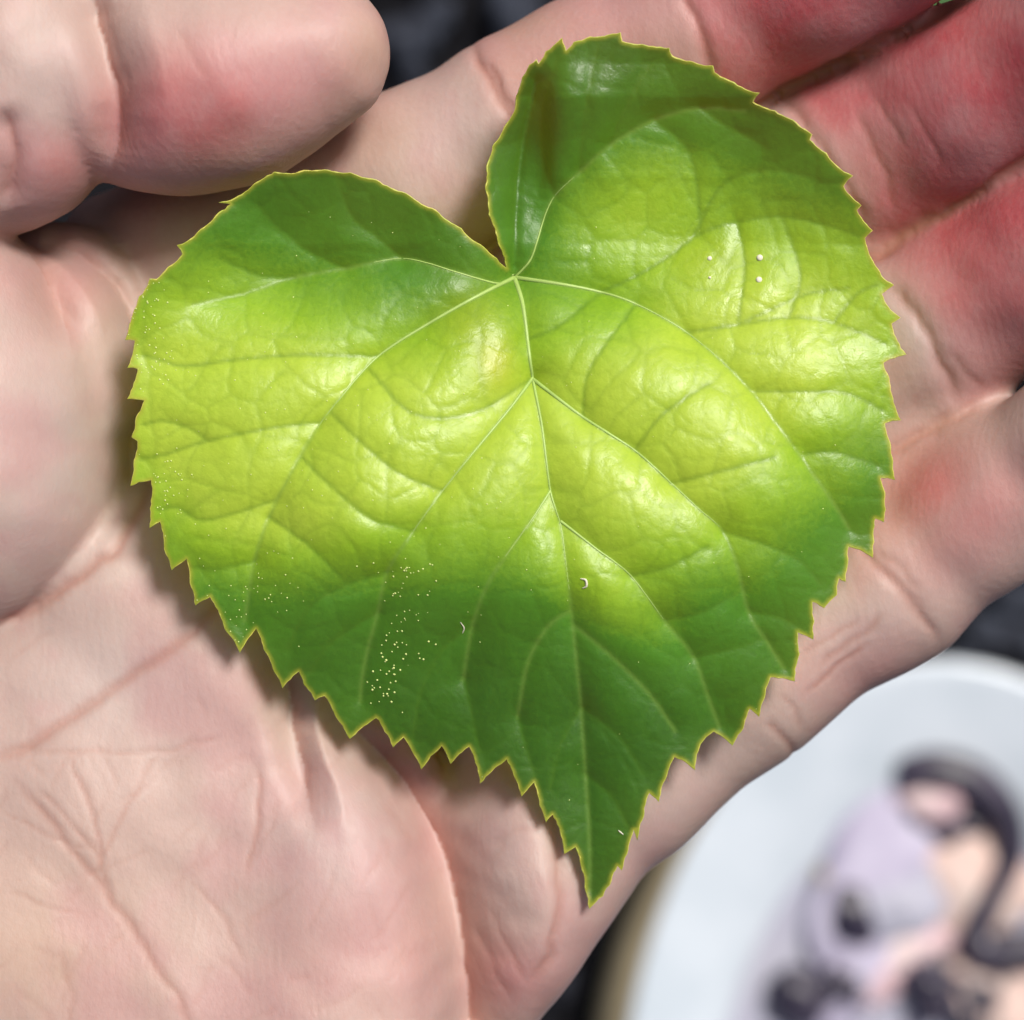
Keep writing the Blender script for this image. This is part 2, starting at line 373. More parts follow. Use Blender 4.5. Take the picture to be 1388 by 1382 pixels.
# --- thumb side
chain([(-330, 900, -16, 14), (-190, 700, -12, 15), (-72, 610, -10.0, 16.2), (-40, 520, -9.0, 14.0)], 1.2, kin=6)       # thenar
chain([(-40, 540, -8.5, 13.5), (-72, 445, -4.5, 10.6)], 1.5, kin=5)
chain([(58, 462, -7.5, 8.5), (72, 520, -7.5, 8.4)], .5, 1.2)                      # web fold, inner
chain([(40, 425, -13, 8.6), (88, 434, -13, 9.1), (100, 500, -13, 8.5)], .5, 1.2)   # web fold, outer
chain([(-260, 600, -14, 13), (-330, 400, -8, 11), (-240, 240, -2, 10.5), (-120, 235, 1.0, 9.4)], 1.5, kin=4)
chain([(-125, 200, -1, 9.6), (5, 160, -.5, 9.3), (25, 90, 1.0, 8.7), (10, 20, 1, 8.7)], .7, kin=4)   # bulge behind the thumb joint
chain([(130, 95, -.5, 9.7), (240, 112, 0, 9.5), (330, 102, .8, 8.7), (432, 78, 1.8, 6.6)], .7, kin=4)   # distal thumb
chain([(240, 80, -4, 8), (400, 60, -2.5, 7.2)], 3)

def surface_nets(S):
    nx, ny, nz = S.shape; ins = S < 0
    c = np.zeros((nx-1, ny-1, nz-1), np.int8)
    for dx in (0, 1):
        for dy in (0, 1):
            for dz in (0, 1): c += ins[dx:nx-1+dx, dy:ny-1+dy, dz:nz-1+dz]
    act = (c > 0) & (c < 8); ijk = np.argwhere(act); idx = np.full(act.shape, -1, np.int32); idx[act] = np.arange(len(ijk))
    acc = np.zeros((len(ijk), 3)); cnt = np.zeros(len(ijk))
    cs = [(a, b, d) for a in (0, 1) for b in (0, 1) for d in (0, 1)]
    for p in cs:
        for ax in range(3):
            if p[ax]: continue
            q = list(p); q[ax] = 1
            s0 = S[ijk[:, 0]+p[0], ijk[:, 1]+p[1], ijk[:, 2]+p[2]]; s1 = S[ijk[:, 0]+q[0], ijk[:, 1]+q[1], ijk[:, 2]+q[2]]
            m = (s0 < 0) != (s1 < 0); t = np.where(m, s0/np.where(m, s0-s1, 1), 0)
            pos = np.tile(np.array(p, float), (len(ijk), 1)); pos[:, ax] = t
            acc[m] += pos[m]; cnt[m] += 1
    V = (ijk+acc/cnt[:, None])*VOX+np.array([gx[0], gy[0], gz[0]]); F = []
    for ax in range(3):
        u, v = (ax+1) % 3, (ax+2) % 3
        sl0 = [slice(None)]*3; sl1 = [slice(None)]*3
        for a in (u, v): sl0[a] = slice(1, -1); sl1[a] = slice(1, -1)
        sl0[ax] = slice(0, -1); sl1[ax] = slice(1, None)
        A, B = ins[tuple(sl0)], ins[tuple(sl1)]; e = np.argwhere(A != B); flip = A[A != B]
        e[:, u] += 1; e[:, v] += 1
        def cell(du, dv):
            q = e.copy(); q[:, u] -= du; q[:, v] -= dv; return idx[q[:, 0], q[:, 1], q[:, 2]]
        quad = np.stack([cell(1, 1), cell(0, 1), cell(0, 0), cell(1, 0)], 1)
        quad[~flip] = quad[~flip][:, ::-1]; F.append(quad)
    return V, np.vstack(F)

SDF[0] = SDF[-1] = 5; SDF[:, 0] = SDF[:, -1] = 5; SDF[:, :, 0] = SDF[:, :, -1] = 5
HV, HF = surface_nets(SDF)
def catmull_clark(V, F):
    nv = len(V); fp = V[F].mean(1)
    E = np.stack([F, np.roll(F, -1, 1)], -1).reshape(-1, 2); Es = np.sort(E, 1); key = Es[:, 0].astype(np.int64)*nv+Es[:, 1]
    uk, inv = np.unique(key, return_inverse=True); ne = len(uk); e0, e1 = uk//nv, uk % nv
    fi = np.repeat(np.arange(len(F)), 4); cnt = np.bincount(inv, minlength=ne)[:, None]
    fs = np.stack([np.bincount(inv, fp[fi, k], ne) for k in range(3)], 1)/cnt
    mid = (V[e0]+V[e1])/2; ep = (mid+fs)/2
    vf = F.ravel(); nf = np.bincount(vf, minlength=nv)[:, None].astype(float)
    Q = np.stack([np.bincount(vf, fp[fi, k], nv) for k in range(3)], 1)/nf
    ev = np.r_[e0, e1]; nn = np.bincount(ev, minlength=nv)[:, None].astype(float)
    R = np.stack([np.bincount(ev, np.r_[mid[:, k], mid[:, k]], nv) for k in range(3)], 1)/nn
    vp = (Q+2*R+(nn-3)*V)/nn
    ei = inv.reshape(-1, 4)+nv; f0 = np.arange(len(F))+nv+ne
    quads = [np.stack([F[:, k], ei[:, k], f0, ei[:, (k+3) % 4]], 1) for k in range(4)]
    return np.vstack([vp, ep, fp]), np.vstack(quads)
HV, HF = catmull_clark(HV, HF)
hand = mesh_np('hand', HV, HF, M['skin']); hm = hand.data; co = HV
n = len(hm.vertices); no = np.empty(n*3, np.float32); hm.vertices.foreach_get('normal', no); no = no.reshape(-1, 3)
px = unP(co); up = no[:, 2] > -.2

# creases: (line, depth mm, half width mm, redness)
CR = [
 ([(-20, 848), (60, 815), (130, 765), (180, 712), (205, 640)], .5, .6, .7),
 ([(-20, 1030), (40, 1008), (120, 958), (200, 900), (260, 855), (330, 790)], .45, .6, .6),
 ([(0, 1012), (90, 1018), (210, 1018), (300, 1000)], .12, .28, .3),
 ([(352, 1040), (348, 1110), (335, 1180)], .22, .35, .5),
 ([(20, 1060), (90, 1140), (150, 1220), (200, 1290), (250, 1370), (270, 1420)], .22, .45, .5),
 ([(50, 1070), (110, 1130), (140, 1170)], .16, .25, .4), ([(95, 1020), (125, 1100), (140, 1190), (150, 1240)], .18, .25, .5),
 ([(215, 1020), (180, 1080), (145, 1140), (120, 1200)], .16, .25, .4),
 ([(260, 1190), (300, 1240), (330, 1300)], .10, .25, .3), ([(80, 1290), (95, 1340), (95, 1400)], .12, .25, .3),
 ([(0, 1100), (60, 1130), (130, 1150)], .10, .22, .3),
 ([(745, 1085), (756, 1150), (760, 1220), (748, 1290), (720, 1330)], .45, .55, .5),
 ([(640, 1270), (670, 1320), (690, 1360)], .3, .4, .5), ([(660, 1240), (690, 1290), (715, 1330)], .2, .35, .4),
 # index
 ([(640, 62), (655, 95), (675, 130), (690, 165), (700, 230)], .55, .55, .7), ([(662, 80), (682, 125), (700, 150)], .3, .35, .5),
 ([(918, -10), (940, 30), (958, 75), (965, 110)], .55, .6, .4),
 # middle
 ([(1062, 128), (1100, 185), (1140, 245), (1168, 300), (1180, 330)], .60, .65, .4),
 ([(1185, 130), (1205, 165), (1220, 200)], .14, .35, .2), ([(1160, 150), (1180, 195), (1200, 240), (1215, 290)], .2, .4, .25), ([(1230, 140), (1260, 190), (1275, 230)], .12, .3, .1),
 # ring
 ([(1205, 385), (1240, 430), (1270, 480), (1300, 540)], .55, .65, .4), ([(1290, 480), (1310, 510), (1330, 530)], .2, .4, .2),
 # little finger
 ([(1160, 730), (1195, 770), (1235, 815), (1270, 870)], .42, .6, .5), ([(1190, 745), (1215, 765), (1245, 800)], .2, .4, .3),
 ([(1095, 935), (1130, 905), (1170, 870)], .18, .3, .6), ([(1110, 900), (1150, 868), (1200, 835)], .16, .3, .5), ([(1085, 890), (1120, 865), (1160, 840)], .12, .28, .4),
 ([(1040, 975), (1065, 1000), (1080, 1030)], .22, .4, .5), ([(1085, 985), (1075, 960), (1060, 940)], .14, .3, .3),
 # gaps between the fingers, with their shade painted in as a dark tint
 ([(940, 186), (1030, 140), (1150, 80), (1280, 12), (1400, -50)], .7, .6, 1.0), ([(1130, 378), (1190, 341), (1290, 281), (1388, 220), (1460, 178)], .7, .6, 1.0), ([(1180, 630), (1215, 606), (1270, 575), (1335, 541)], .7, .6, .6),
 # thumb
 ([(128, -10), (158, 70), (168, 120)], .2, .35, .4),
 ([(240, 40), (265, 80), (285, 110)], .1, .4, .2), ([(0, 260), (14, 240), (18, 200), (5, 150)], .3, .5, .5),
]
disp = np.zeros(n); cre = np.zeros(n); dist_all = np.zeros(n)
wob = np.stack([value_noise(px, 26, 5)-.5, value_noise(px, 26, 6)-.5], 1)*9
pw = px+wob
for line, dep, hw, rd in CR:
    L = smooth_line(line, 5); lo = L.min(0)-60; hi = L.max(0)+60
    s = np.where(up & (pw[:, 0] > lo[0]) & (pw[:, 0] < hi[0]) & (pw[:, 1] > lo[1]) & (pw[:, 1] < hi[1]))[0]
    if not len(s): continue
    d, t = poly_dist(pw[s], L); d /= PXMM
    taper = np.clip(np.minimum(t, 1-t)*6+.25, 0, 1)
    hw = hw*1.15; dep = dep*.62
    g = np.exp(-(d/hw)**2)*.75+np.exp(-(d/(hw*.45))**2)*.25
    bank = np.exp(-((d-2.2*hw)/(1.6*hw))**2)*.10          # skin rolls up beside a crease
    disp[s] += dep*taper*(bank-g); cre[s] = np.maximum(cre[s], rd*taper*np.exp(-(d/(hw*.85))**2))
# parallel fine wrinkles of the palm
for k in range(70):
    x0, y0 = rng.uniform(0, 640), rng.uniform(860, 1382); a = rng.choice([1.0, 2.2, -.5])+rng.normal(0, .25); Ln = rng.uniform(35, 120)
    L = smooth_line([(x0, y0), (x0+Ln*.5*math.cos(a)+rng.normal(0, 4), y0+Ln*.5*math.sin(a)+rng.normal(0, 4)), (x0+Ln*math.cos(a), y0+Ln*math.sin(a))], 4)
    lo = L.min(0)-20; hi = L.max(0)+20
    s = np.where(up & (pw[:, 0] > lo[0]) & (pw[:, 0] < hi[0]) & (pw[:, 1] > lo[1]) & (pw[:, 1] < hi[1]))[0]
    if len(s):
        d, t = poly_dist(pw[s], L); g = np.exp(-(d/PXMM/.26)**2)*np.clip(np.minimum(t, 1-t)*5, 0, 1)
        disp[s] -= .045*g; cre[s] = np.maximum(cre[s], .16*g)
disp += (value_noise(px, 46, 8)-.5)*.30+(value_noise(px, 120, 9)-.5)*.5
# overlapping folds: the skin on the left of the line rolls over the skin on its right (line runs down the image)
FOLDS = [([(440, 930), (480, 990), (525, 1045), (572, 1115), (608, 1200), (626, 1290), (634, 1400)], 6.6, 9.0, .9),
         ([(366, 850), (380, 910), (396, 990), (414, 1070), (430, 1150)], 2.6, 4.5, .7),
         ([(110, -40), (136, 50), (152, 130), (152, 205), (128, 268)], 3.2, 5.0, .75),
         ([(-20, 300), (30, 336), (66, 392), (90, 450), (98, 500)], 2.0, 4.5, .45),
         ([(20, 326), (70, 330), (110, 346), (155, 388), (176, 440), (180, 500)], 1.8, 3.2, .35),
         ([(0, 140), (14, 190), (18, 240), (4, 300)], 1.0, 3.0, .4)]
drop = np.zeros(n)
for line, dep, wd, rd in FOLDS:
    L = smooth_line(line, 6); lo = L.min(0)-130; hi = L.max(0)+130
    s = np.where(up & (px[:, 0] > lo[0]) & (px[:, 0] < hi[0]) & (px[:, 1] > lo[1]) & (px[:, 1] < hi[1]))[0]
    q = px[s]+wob[s]*.6; d, t = poly_dist(q, L); k = np.clip((t*(len(L)-1)).astype(int), 0, len(L)-2)
    tg = L[k+1]-L[k]; tg /= np.hypot(tg[:, 0], tg[:, 1])[:, None]+1e-9; rel = q-L[k]
    sg = np.where(rel[:, 0]*tg[:, 1]-rel[:, 1]*tg[:, 0] > 0, 1, -1)*d/PXMM        # + to the right of the line
    tp = np.clip(np.minimum(t*5, (1-t)*3)+.0, 0, 1); tp = tp*tp*(3-2*tp)
    if line[-1][1] > 1382: tp = np.clip(t*4, 0, 1)
    f = np.where(sg > 0, np.clip(1-sg/wd, 0, 1)**1.5, np.exp(-(sg/max(.46*dep, 1.9))**2))
    drop[s] = np.maximum(drop[s], dep*tp*f); cre[s] = np.maximum(cre[s], rd*tp*np.where(sg > 0, np.clip(1-sg/(wd*.7), 0, 1)**1.5, 0*sg))  # tint right of each fold: redder skin plus painted shade
co2 = co+no*disp[:, None]; co2[:, 2] -= drop
hm.vertices.foreach_set('co', (co2*MM).astype(np.float32).ravel()); hm.update()
def gauss(cx, cy, sx, sy, rot=0):
    a = math.radians(rot); dx, dy = px[:, 0]-cx, px[:, 1]-cy
    u = dx*math.cos(a)+dy*math.sin(a); v = -dx*math.sin(a)+dy*math.cos(a)
    return np.exp(-(u/sx)**2-(v/sy)**2)
def side(p, q, soft):
    """0..1 across the line p-q (1 on its right hand side going p->q in image space)"""
    d = np.array(q, float)-p; d /= np.hypot(*d); return 1/(1+np.exp(-((px[:, 0]-p[0])*-d[1]+(px[:, 1]-p[1])*d[0])/-soft))
def past(p, q, soft):
    """0..1, rising to the right of the image line p -> q (running down the image)"""
    d = np.array(q, float)-np.array(p, float); d /= np.hypot(*d)
    u = (px[:, 0]-p[0])*d[1]-(px[:, 1]-p[1])*d[0]; return 1/(1+np.exp(-np.clip(u/soft, -30, 30)))
idx_f = 1/(1+np.exp(np.clip((px[:, 1]-(140-.52*(px[:, 0]-1030)))/6, -30, 30)))          # above the index / middle gap
mid_f = (1-idx_f)/(1+np.exp(np.clip((px[:, 1]-(340-.6*(px[:, 0]-1190)))/6, -30, 30)))
rng_f = (1-idx_f-mid_f)/(1+np.exp(np.clip((px[:, 1]-(615-.58*(px[:, 0]-1205)))/6, -30, 30)))
red = np.maximum.reduce([
    .92*idx_f*past((922, -10), (965, 110), 10), .86*mid_f*past((1062, 128), (1180, 330), 14), .80*rng_f*past((1215, 380), (1305, 540), 22)*(.55+.45*np.clip((560-px[:, 1])/250, 0, 1)),
    .30*idx_f*past((640, 62), (700, 230), 10),
    .55*gauss(1260, 660, 95, 60, -35), .38*gauss(1330, 690, 130, 80, -38), .75*gauss(280, 150, 190, 90, -12), .60*gauss(70, 220, 100, 60), .35*gauss(180, 250, 120, 40),
    .34*gauss(565, 1070, 60, 170, -22), .25*gauss(90, 380, 70, 60), .24*gauss(500, 1250, 150, 140), .30*gauss(1170, 900, 90, 60), .4*gauss(690, 1330, 70, 60)])
red = np.clip(red*(.8+.4*value_noise(px, 70, 11)), 0, 1)
pale = np.maximum.reduce([.7*gauss(1110, 230, 40, 90, -30), .8*gauss(1235, 440, 35, 75, -35), .7*gauss(470, 1130, 120, 120), .6*gauss(120, 640, 130, 160), .6*gauss(160, 920, 140, 80), .5*gauss(650, 1130, 80, 100), .5*gauss(900, 1120, 160, 60, -40), .5*gauss(60, 130, 60, 90), .6*gauss(620, 200, 60, 80), .5*gauss(1150, 850, 70, 60)])
warm = np.maximum.reduce([.45*gauss(720, 40, 60, 80), .45*gauss(60, 1290, 160, 120), .3*gauss(490, 180, 90, 50), .35*gauss(505, 60, 40, 60), .35*gauss(1000, 1090, 200, 40, -40)])
xy = co[:, :2]*PXMM; mt = .55*value_noise(xy, 95, 41)+.3*value_noise(xy, 40, 42)+.15*value_noise(xy, 17, 43)
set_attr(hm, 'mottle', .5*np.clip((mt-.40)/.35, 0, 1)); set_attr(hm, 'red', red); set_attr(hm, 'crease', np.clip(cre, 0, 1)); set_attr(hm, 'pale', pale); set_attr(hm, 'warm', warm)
hm.polygons.foreach_set('use_smooth', np.ones(len(hm.polygons), bool))
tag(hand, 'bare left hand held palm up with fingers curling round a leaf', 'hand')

# ================================================================ the leaf
OUT = [(687,364),(676,330),(663,290),(658,255),(660,225),(668,198),(684,172),(697,152),(700,130),(708,105),(718,88),(727,81),(730,87),(740,70),(755,58),(762,51),(767,69),(778,57),(800,50),(830,46),(841,44),(843,56),(870,60),(895,64),(907,65),(911,76),(940,84),(955,89),(966,89),(968,98),(995,112),(1015,123),(1029,126),(1020,138),(1050,150),(1075,163),(1095,178),(1100,182),(1097,189),(1120,208),(1140,230),(1155,238),(1143,252),(1155,268),(1167,278),(1161,284),(1170,300),(1182,312),(1172,322),(1178,345),(1190,365),(1198,378),(1211,386),(1195,398),(1207,420),(1220,430),(1208,438),(1216,462),(1228,480),(1197,491),(1205,512),(1210,540),(1221,569),(1199,573),(1206,600),(1210,625),(1213,650),(1193,647),(1199,668),(1200,690),(1198,707),(1186,702),(1184,734),(1183,755),(1150,740),(1149,763),(1146,788),(1137,783),(1134,806),(1117,823),(1101,815),(1103,842),(1102,866),(1081,856),(1083,886),(1077,923),(1044,917),(1036,944),(1029,971),(1016,960),(1007,987),(993,1010),(967,991),(949,1008),(942,1043),(914,1025),(903,1051),(893,1086),(880,1074),(872,1106),(864,1138),(859,1124),(851,1152),(843,1179),(837,1173),(826,1199),(817,1214),(799,1231),(794,1207),(788,1173),(780,1147),(765,1157),(761,1132),(749,1103),(740,1114),(732,1091),(724,1059),(707,1079),(697,1051),(687,1028),(651,1061),(645,1034),(636,1011),(611,1035),(606,1022),(599,1010),(571,1042),(560,1020),(547,998),(533,1012),(522,991),(510,972),(474,1001),(455,970),(440,942),(427,948),(412,927),(405,909),(383,932),(372,910),(358,880),(347,851),(325,884),(305,852),(285,808),(265,820),(258,790),(253,757),(233,772),(223,744),(217,706),(203,715),(204,689),(205,650),(177,658),(182,624),(187,597),(179,592),(185,566),(196,542),(173,540),(182,519),(187,499),(173,498),(180,480),(183,461),(170,460),(176,440),(182,420),(189,402),(200,388),(203,378),(212,379),(228,362),(248,344),(240,332),(254,327),(272,311),(296,289),(313,276),(297,274),(318,269),(345,249),(363,238),(372,233),(388,235),(412,231),(440,230),(475,234),(510,244),(550,262),(590,285),(625,310),(655,335),(673,350)]
HUB = (697, 376)
# order 1: raised pale ribs; order 2: side veins; order 3: fine
V1 = [
 ('midrib', [HUB, (708,410),(715,460),(722,512),(735,580),(746,665),(760,712),(768,770),(775,830),(782,900),(788,960),(794,1050),(799,1130),(800,1205)], .30),
 ('lateral_vein', [HUB,(640,405),(570,445),(510,485),(465,535),(430,580),(395,640),(365,700),(345,760),(332,840)], .26),
 ('lateral_vein', [HUB,(674,384),(610,366),(545,350),(468,364),(399,376),(330,398),(262,412)], .18),
 ('lateral_vein', [HUB,(760,385),(815,396),(862,412),(930,450),(1000,510),(1050,570),(1090,625),(1130,682),(1150,715)], .27),
 ('lateral_vein', [HUB,(720,350),(736,300),(752,265),(786,233),(828,196),(887,162),(950,146),(1010,150)], .15),
 ('lateral_vein', [(722,512),(690,555),(640,615),(600,665),(560,720),(525,775),(512,830),(494,900),(488,950)], .20),
 ('lateral_vein', [(723,514),(790,565),(860,610),(910,655),(950,692),(980,720),(1000,770),(1015,830),(1040,870),(1062,905)], .22),
 ('lateral_vein', [(746,665),(720,705),(695,740),(662,790),(640,850),(628,920)], .15),
 ('lateral_vein', [(760,706),(810,745),(855,780),(900,840),(940,890),(960,945),(975,985)], .17),
 ('lateral_vein', [(774,826),(742,850),(715,900),(702,970)], .08),
 ('lateral_vein', [(777,846),(830,890),(880,940),(915,990)], .10),
]
V2 = [[(510,482),(403,481),(322,487),(253,496),(225,490),(195,481)],[(431,572),(371,579),(282,597),(225,615),(190,622)],[(282,597),(257,580),(221,570),(195,575)],
 [(371,678),(322,694),(273,704),(241,688),(215,690)],[(345,760),(290,772),(258,768)],[(545,350),(510,320),(480,298),(465,265),(455,240)],[(468,364),(420,340),(380,310),(350,280)],
 [(399,376),(350,372),(300,350)],[(815,396),(870,370),(910,345),(950,316),(1000,300),(1060,293),(1120,305),(1165,320)],[(930,450),(1000,440),(1070,430),(1130,437),(1200,465)],
 [(1025,530),(1090,530),(1150,533),(1195,555)],[(1090,615),(1130,612),(1190,630)],[(752,265),(735,215),(735,150),(755,80)],[(786,233),(790,170),(800,110),(810,60)],[(828,196),(850,140),(880,90)],
 [(887,162),(930,200),(945,250),(950,315)],[(950,146),(985,170),(1040,200)],[(980,720),(1030,735),(1080,757),(1112,790)],[(1015,830),(1050,835),(1085,850)],[(525,775),(470,792),(420,822),(390,880)],
 [(560,720),(500,700),(440,650),(410,620)],[(600,665),(540,640),(480,590),(450,560)],[(860,610),(900,560),(960,520)],[(910,655),(970,640),(1050,620)],[(855,780),(900,770),(960,740)],[(900,840),(950,830),(1005,800)],
 [(940,890),(990,880),(1030,868)],[(790,960),(840,1000),(872,1050)],[(794,1050),(830,1080),(850,1120)],[(640,850),(600,880),(570,940),(560,1000)],[(628,920),(640,970),(650,1020)],[(702,970),(715,1020),(735,1080)],[(788,960),(760,1010),(745,1070)],
 [(512,830),(450,870),(420,915)],[(365,700),(420,740),(470,790)],[(1070,430),(1085,370),(1060,293)],[(1130,437),(1160,400),(1190,385)],[(940,320),(980,250),(1040,230),(1100,240)],[(1000,300),(1010,360),(1000,440)],[(1000,440),(1090,400),(1150,390)],
 [(722,512),(640,560),(560,560),(500,500)],[(715,460),(760,440),(815,396)],[(790,565),(800,500),(862,412)],[(703,345),(698,290),(704,220),(722,140)]]
R00 = smooth_line([(697, 360), (699, 300), (703, 240), (712, 180), (726, 110)], 6)
V1s = [(nm, smooth_line(l, 6), r) for nm, l, r in V1]; V2s = [smooth_line(l, 5) for l in V2]

CTRL = np.array([ # px, py, height mm: the cupped, quilted sheet
 (697,376,4.2),(850,230,2.2),(980,210,2.6),(1090,300,3.0),(850,50,7.2),(930,80,7.0),(1000,120,6.6),(1100,190,5.6),(1160,270,4.6),(1210,400,4.2),(1228,480,4.0),(780,130,6.4),(762,52,7.2),(800,200,4.2),
 (690,200,3.2),(662,240,4.4),(700,290,2.6),
 (400,330,2.6),(300,370,3.2),(420,232,6.6),(500,245,6.4),(590,286,5.2),(250,345,5.0),(350,250,6.4),(530,310,3.8),(655,335,4.4),
 (185,500,3.6),(200,600,3.6),(300,500,4.6),(300,600,5.4),(230,720,3.8),(450,480,5.4),(450,640,7.4),(330,740,5.6),(600,560,7.2),(600,680,8.4),(500,740,7.8),
 (720,512,6.2),(746,665,7.8),(800,760,8.0),(900,500,6.6),(950,620,7.6),(1050,500,6.0),(1050,650,7.4),(1120,600,6.0),(1200,620,4.2),(1000,760,6.8),(1140,740,4.2),
 (325,880,2.6),(400,900,2.2),(474,990,.4),(520,900,2.8),(600,830,5.4),(700,850,5.8),(600,1000,.8),(690,960,2.8),(690,1030,1.0),(780,930,4.4),(900,880,5.2),(1000,880,4.2),(1075,915,2.4),(990,1005,1.4),(900,1000,2.6),(800,1060,1.6),(760,1140,.4),(860,1130,.6),(800,1230,-.8)], float)
def tps_fit(c, lam=2e-3):
    p = c[:, :2]/500; n_ = len(p); d2 = ((p[:, None]-p[None])**2).sum(-1)
    K = .5*d2*np.log(d2+1e-9)+lam*np.eye(n_); A = np.zeros((n_+3, n_+3)); Pm = np.c_[np.ones(n_), p]
    A[:n_, :n_] = K; A[:n_, n_:] = Pm; A[n_:, :n_] = Pm.T
    return np.linalg.solve(A, np.r_[c[:, 2], 0, 0, 0])
TW = tps_fit(CTRL)
def cells(q, size, seed):
    """distance to the nearest wall of a jittered cell net"""
    g = np.random.default_rng(seed).random((97, 97, 2)); w_ = np.stack([value_noise(q, size*.8, seed+1), value_noise(q, size*.8, seed+2)], 1)-.5
    u = q/size+w_*.45; i = np.floor(u).astype(int); D = []
    for dx in (-2, -1, 0, 1, 2):
        for dy in (-2, -1, 0, 1, 2):
            k = i+np.array([dx, dy]); D.append(np.hypot(*(k+.1+.8*g[k[:, 0] % 97, k[:, 1] % 97]-u).T))
    D = np.sort(np.array(D), 0)[:2]; return (D[1]-D[0])*size*.5
def leaf_z(q):
    p = q/500; c = CTRL[:, :2]/500; d2 = ((p[:, None]-c[None])**2).sum(-1)
    z = (.5*d2*np.log(d2+1e-9))@TW[:-3]+TW[-3]+p@TW[-2:]
    # fold in the small lobe beside the notch
    yy = q[:, 1]; fm = np.clip((330-yy)/90, 0, 1)*np.clip((yy-70)/60, .25, 1)
    z += 2.3*fm*(1/(1+np.exp(-(q[:, 0]-(741-.02*(yy-200)))/7))-.5)
    g2 = np.zeros(len(q))
    for nm, l, r in V1s:
        d, t = poly_dist(q, l); a = (1.0+3.4*r)*(1-.35*t); g2 += (a*np.exp(-d/42))**2
    h2 = np.zeros(len(q))
    for l in V2s:
        d, t = poly_dist(q, l); h2 += (.62*(1-.4*t)*np.exp(-d/25))**2
    d, t = poly_dist(q, R00); h2 += (.9*np.exp(-d/14))**2
    z -= np.sqrt(g2)+np.sqrt(h2)
    z -= .085*np.exp(-cells(q, 66, 51)/5)+.04*np.exp(-cells(q, 25, 61)/3)
    z += (value_noise(q, 34, 21)-.5)*.16+(value_noise(q, 80, 22)-.5)*.45
    return z

# outline: slightly wavy tooth flanks
outl = []
for i, p in enumerate(OUT):
    q = OUT[(i+1) % len(OUT)]; L = math.hypot(q[0]-p[0], q[1]-p[1]); k = max(1, int(L/5))
    nx_, ny_ = -(q[1]-p[1])/L, (q[0]-p[0])/L
    for j in range(k):
        t = j/k; b = math.sin(math.pi*t)*min(2.0, L*.05); jt = random.uniform(-.7, .7) if j else 0
        outl.append((p[0]+(q[0]-p[0])*t-nx_*(b+jt)*-1, p[1]+(q[1]-p[1])*t-ny_*(b+jt)*-1))
outl = np.array(outl)
def inside(pts, poly):
    r = np.zeros(len(pts), bool); x, y = pts[:, 0], pts[:, 1]
    for i in range(len(poly)):
        (x1, y1), (x2, y2) = poly[i], poly[i-1]
        if y1 == y2: continue
        m = ((y1 > y) != (y2 > y)) & (x < (x2-x1)*(y-y1)/(y2-y1)+x1); r ^= m
    return r
SP = 3.7
xs = np.arange(165, 1235, SP); ys = np.arange(40, 1235, SP*.866)
gp = np.concatenate([np.stack([xs+(SP/2 if i % 2 else 0), np.full(len(xs), y)], 1) for i, y in enumerate(ys)])
gp = gp[inside(gp, outl)]; dB, _ = poly_dist(gp, np.vstack([outl, outl[:1]])); gp = gp[dB > 2.2]
pts2 = np.vstack([outl, gp]); nb = len(outl)
res = delaunay_2d_cdt([Vector(p) for p in pts2.tolist()], [(i, (i+1) % nb) for i in range(nb)], [list(range(nb))], 1, 1e-4)
lv = np.array([v[:] for v in res[0]]); lf = np.array([f for f in res[2] if len(f) == 3])
lz = leaf_z(lv)
X, Y = PXY(lv[:, 0], lv[:, 1], lz); LV = np.stack([X, Y, lz], 1)
a, b, c = LV[lf[:, 0]], LV[lf[:, 1]], LV[lf[:, 2]]
fl = np.cross(b-a, c-a)[:, 2] < 0; lf[fl] = lf[fl][:, ::-1]
leaf = empty('leaf', P(697, 376, 0))
tag(leaf, 'heart shaped lime green leaf with toothed edge lying across the palm', 'leaf')
def local(o): o.matrix_parent_inverse = leaf.matrix_basis.inverted(); return o
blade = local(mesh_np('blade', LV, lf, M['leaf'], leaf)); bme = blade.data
dE, _ = poly_dist(lv, np.vstack([outl, outl[:1]]))
dv = np.min([poly_dist(lv, l)[0] for _, l, r in V1s], 0); dv2 = np.min([poly_dist(lv, l)[0] for l in V2s], 0)
def lg(cx, cy, sx, sy, rot=0):
    a_ = math.radians(rot); dx, dy = lv[:, 0]-cx, lv[:, 1]-cy
    u = dx*math.cos(a_)+dy*math.sin(a_); v = -dx*math.sin(a_)+dy*math.cos(a_); return np.exp(-(u/sx)**2-(v/sy)**2)
# lime and green of the blade, with shade on tip and shoulders painted in
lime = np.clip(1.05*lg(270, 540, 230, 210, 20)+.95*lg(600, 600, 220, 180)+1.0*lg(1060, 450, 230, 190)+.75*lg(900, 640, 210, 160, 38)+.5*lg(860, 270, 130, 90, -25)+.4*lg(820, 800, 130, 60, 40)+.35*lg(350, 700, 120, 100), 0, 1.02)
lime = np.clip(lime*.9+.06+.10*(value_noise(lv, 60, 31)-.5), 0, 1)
set_attr(bme, 'net', np.maximum(np.exp(-(cells(lv, 66, 51)/2.6)**2), .5*np.exp(-(cells(lv, 25, 61)/2.0)**2))*np.clip(dv/14, 0, 1))
set_attr(bme, 'rough', .29+.24*np.clip(value_noise(lv, 40, 71)*.6+value_noise(lv, 13, 72)*.4, 0, 1))
set_attr(bme, 'lime', lime); set_attr(bme, 'yellow', np.clip(.8*lg(672, 492, 26, 34)+.35*lg(640, 440, 50, 60)+.25*lg(960, 350, 60, 40), 0, 1))
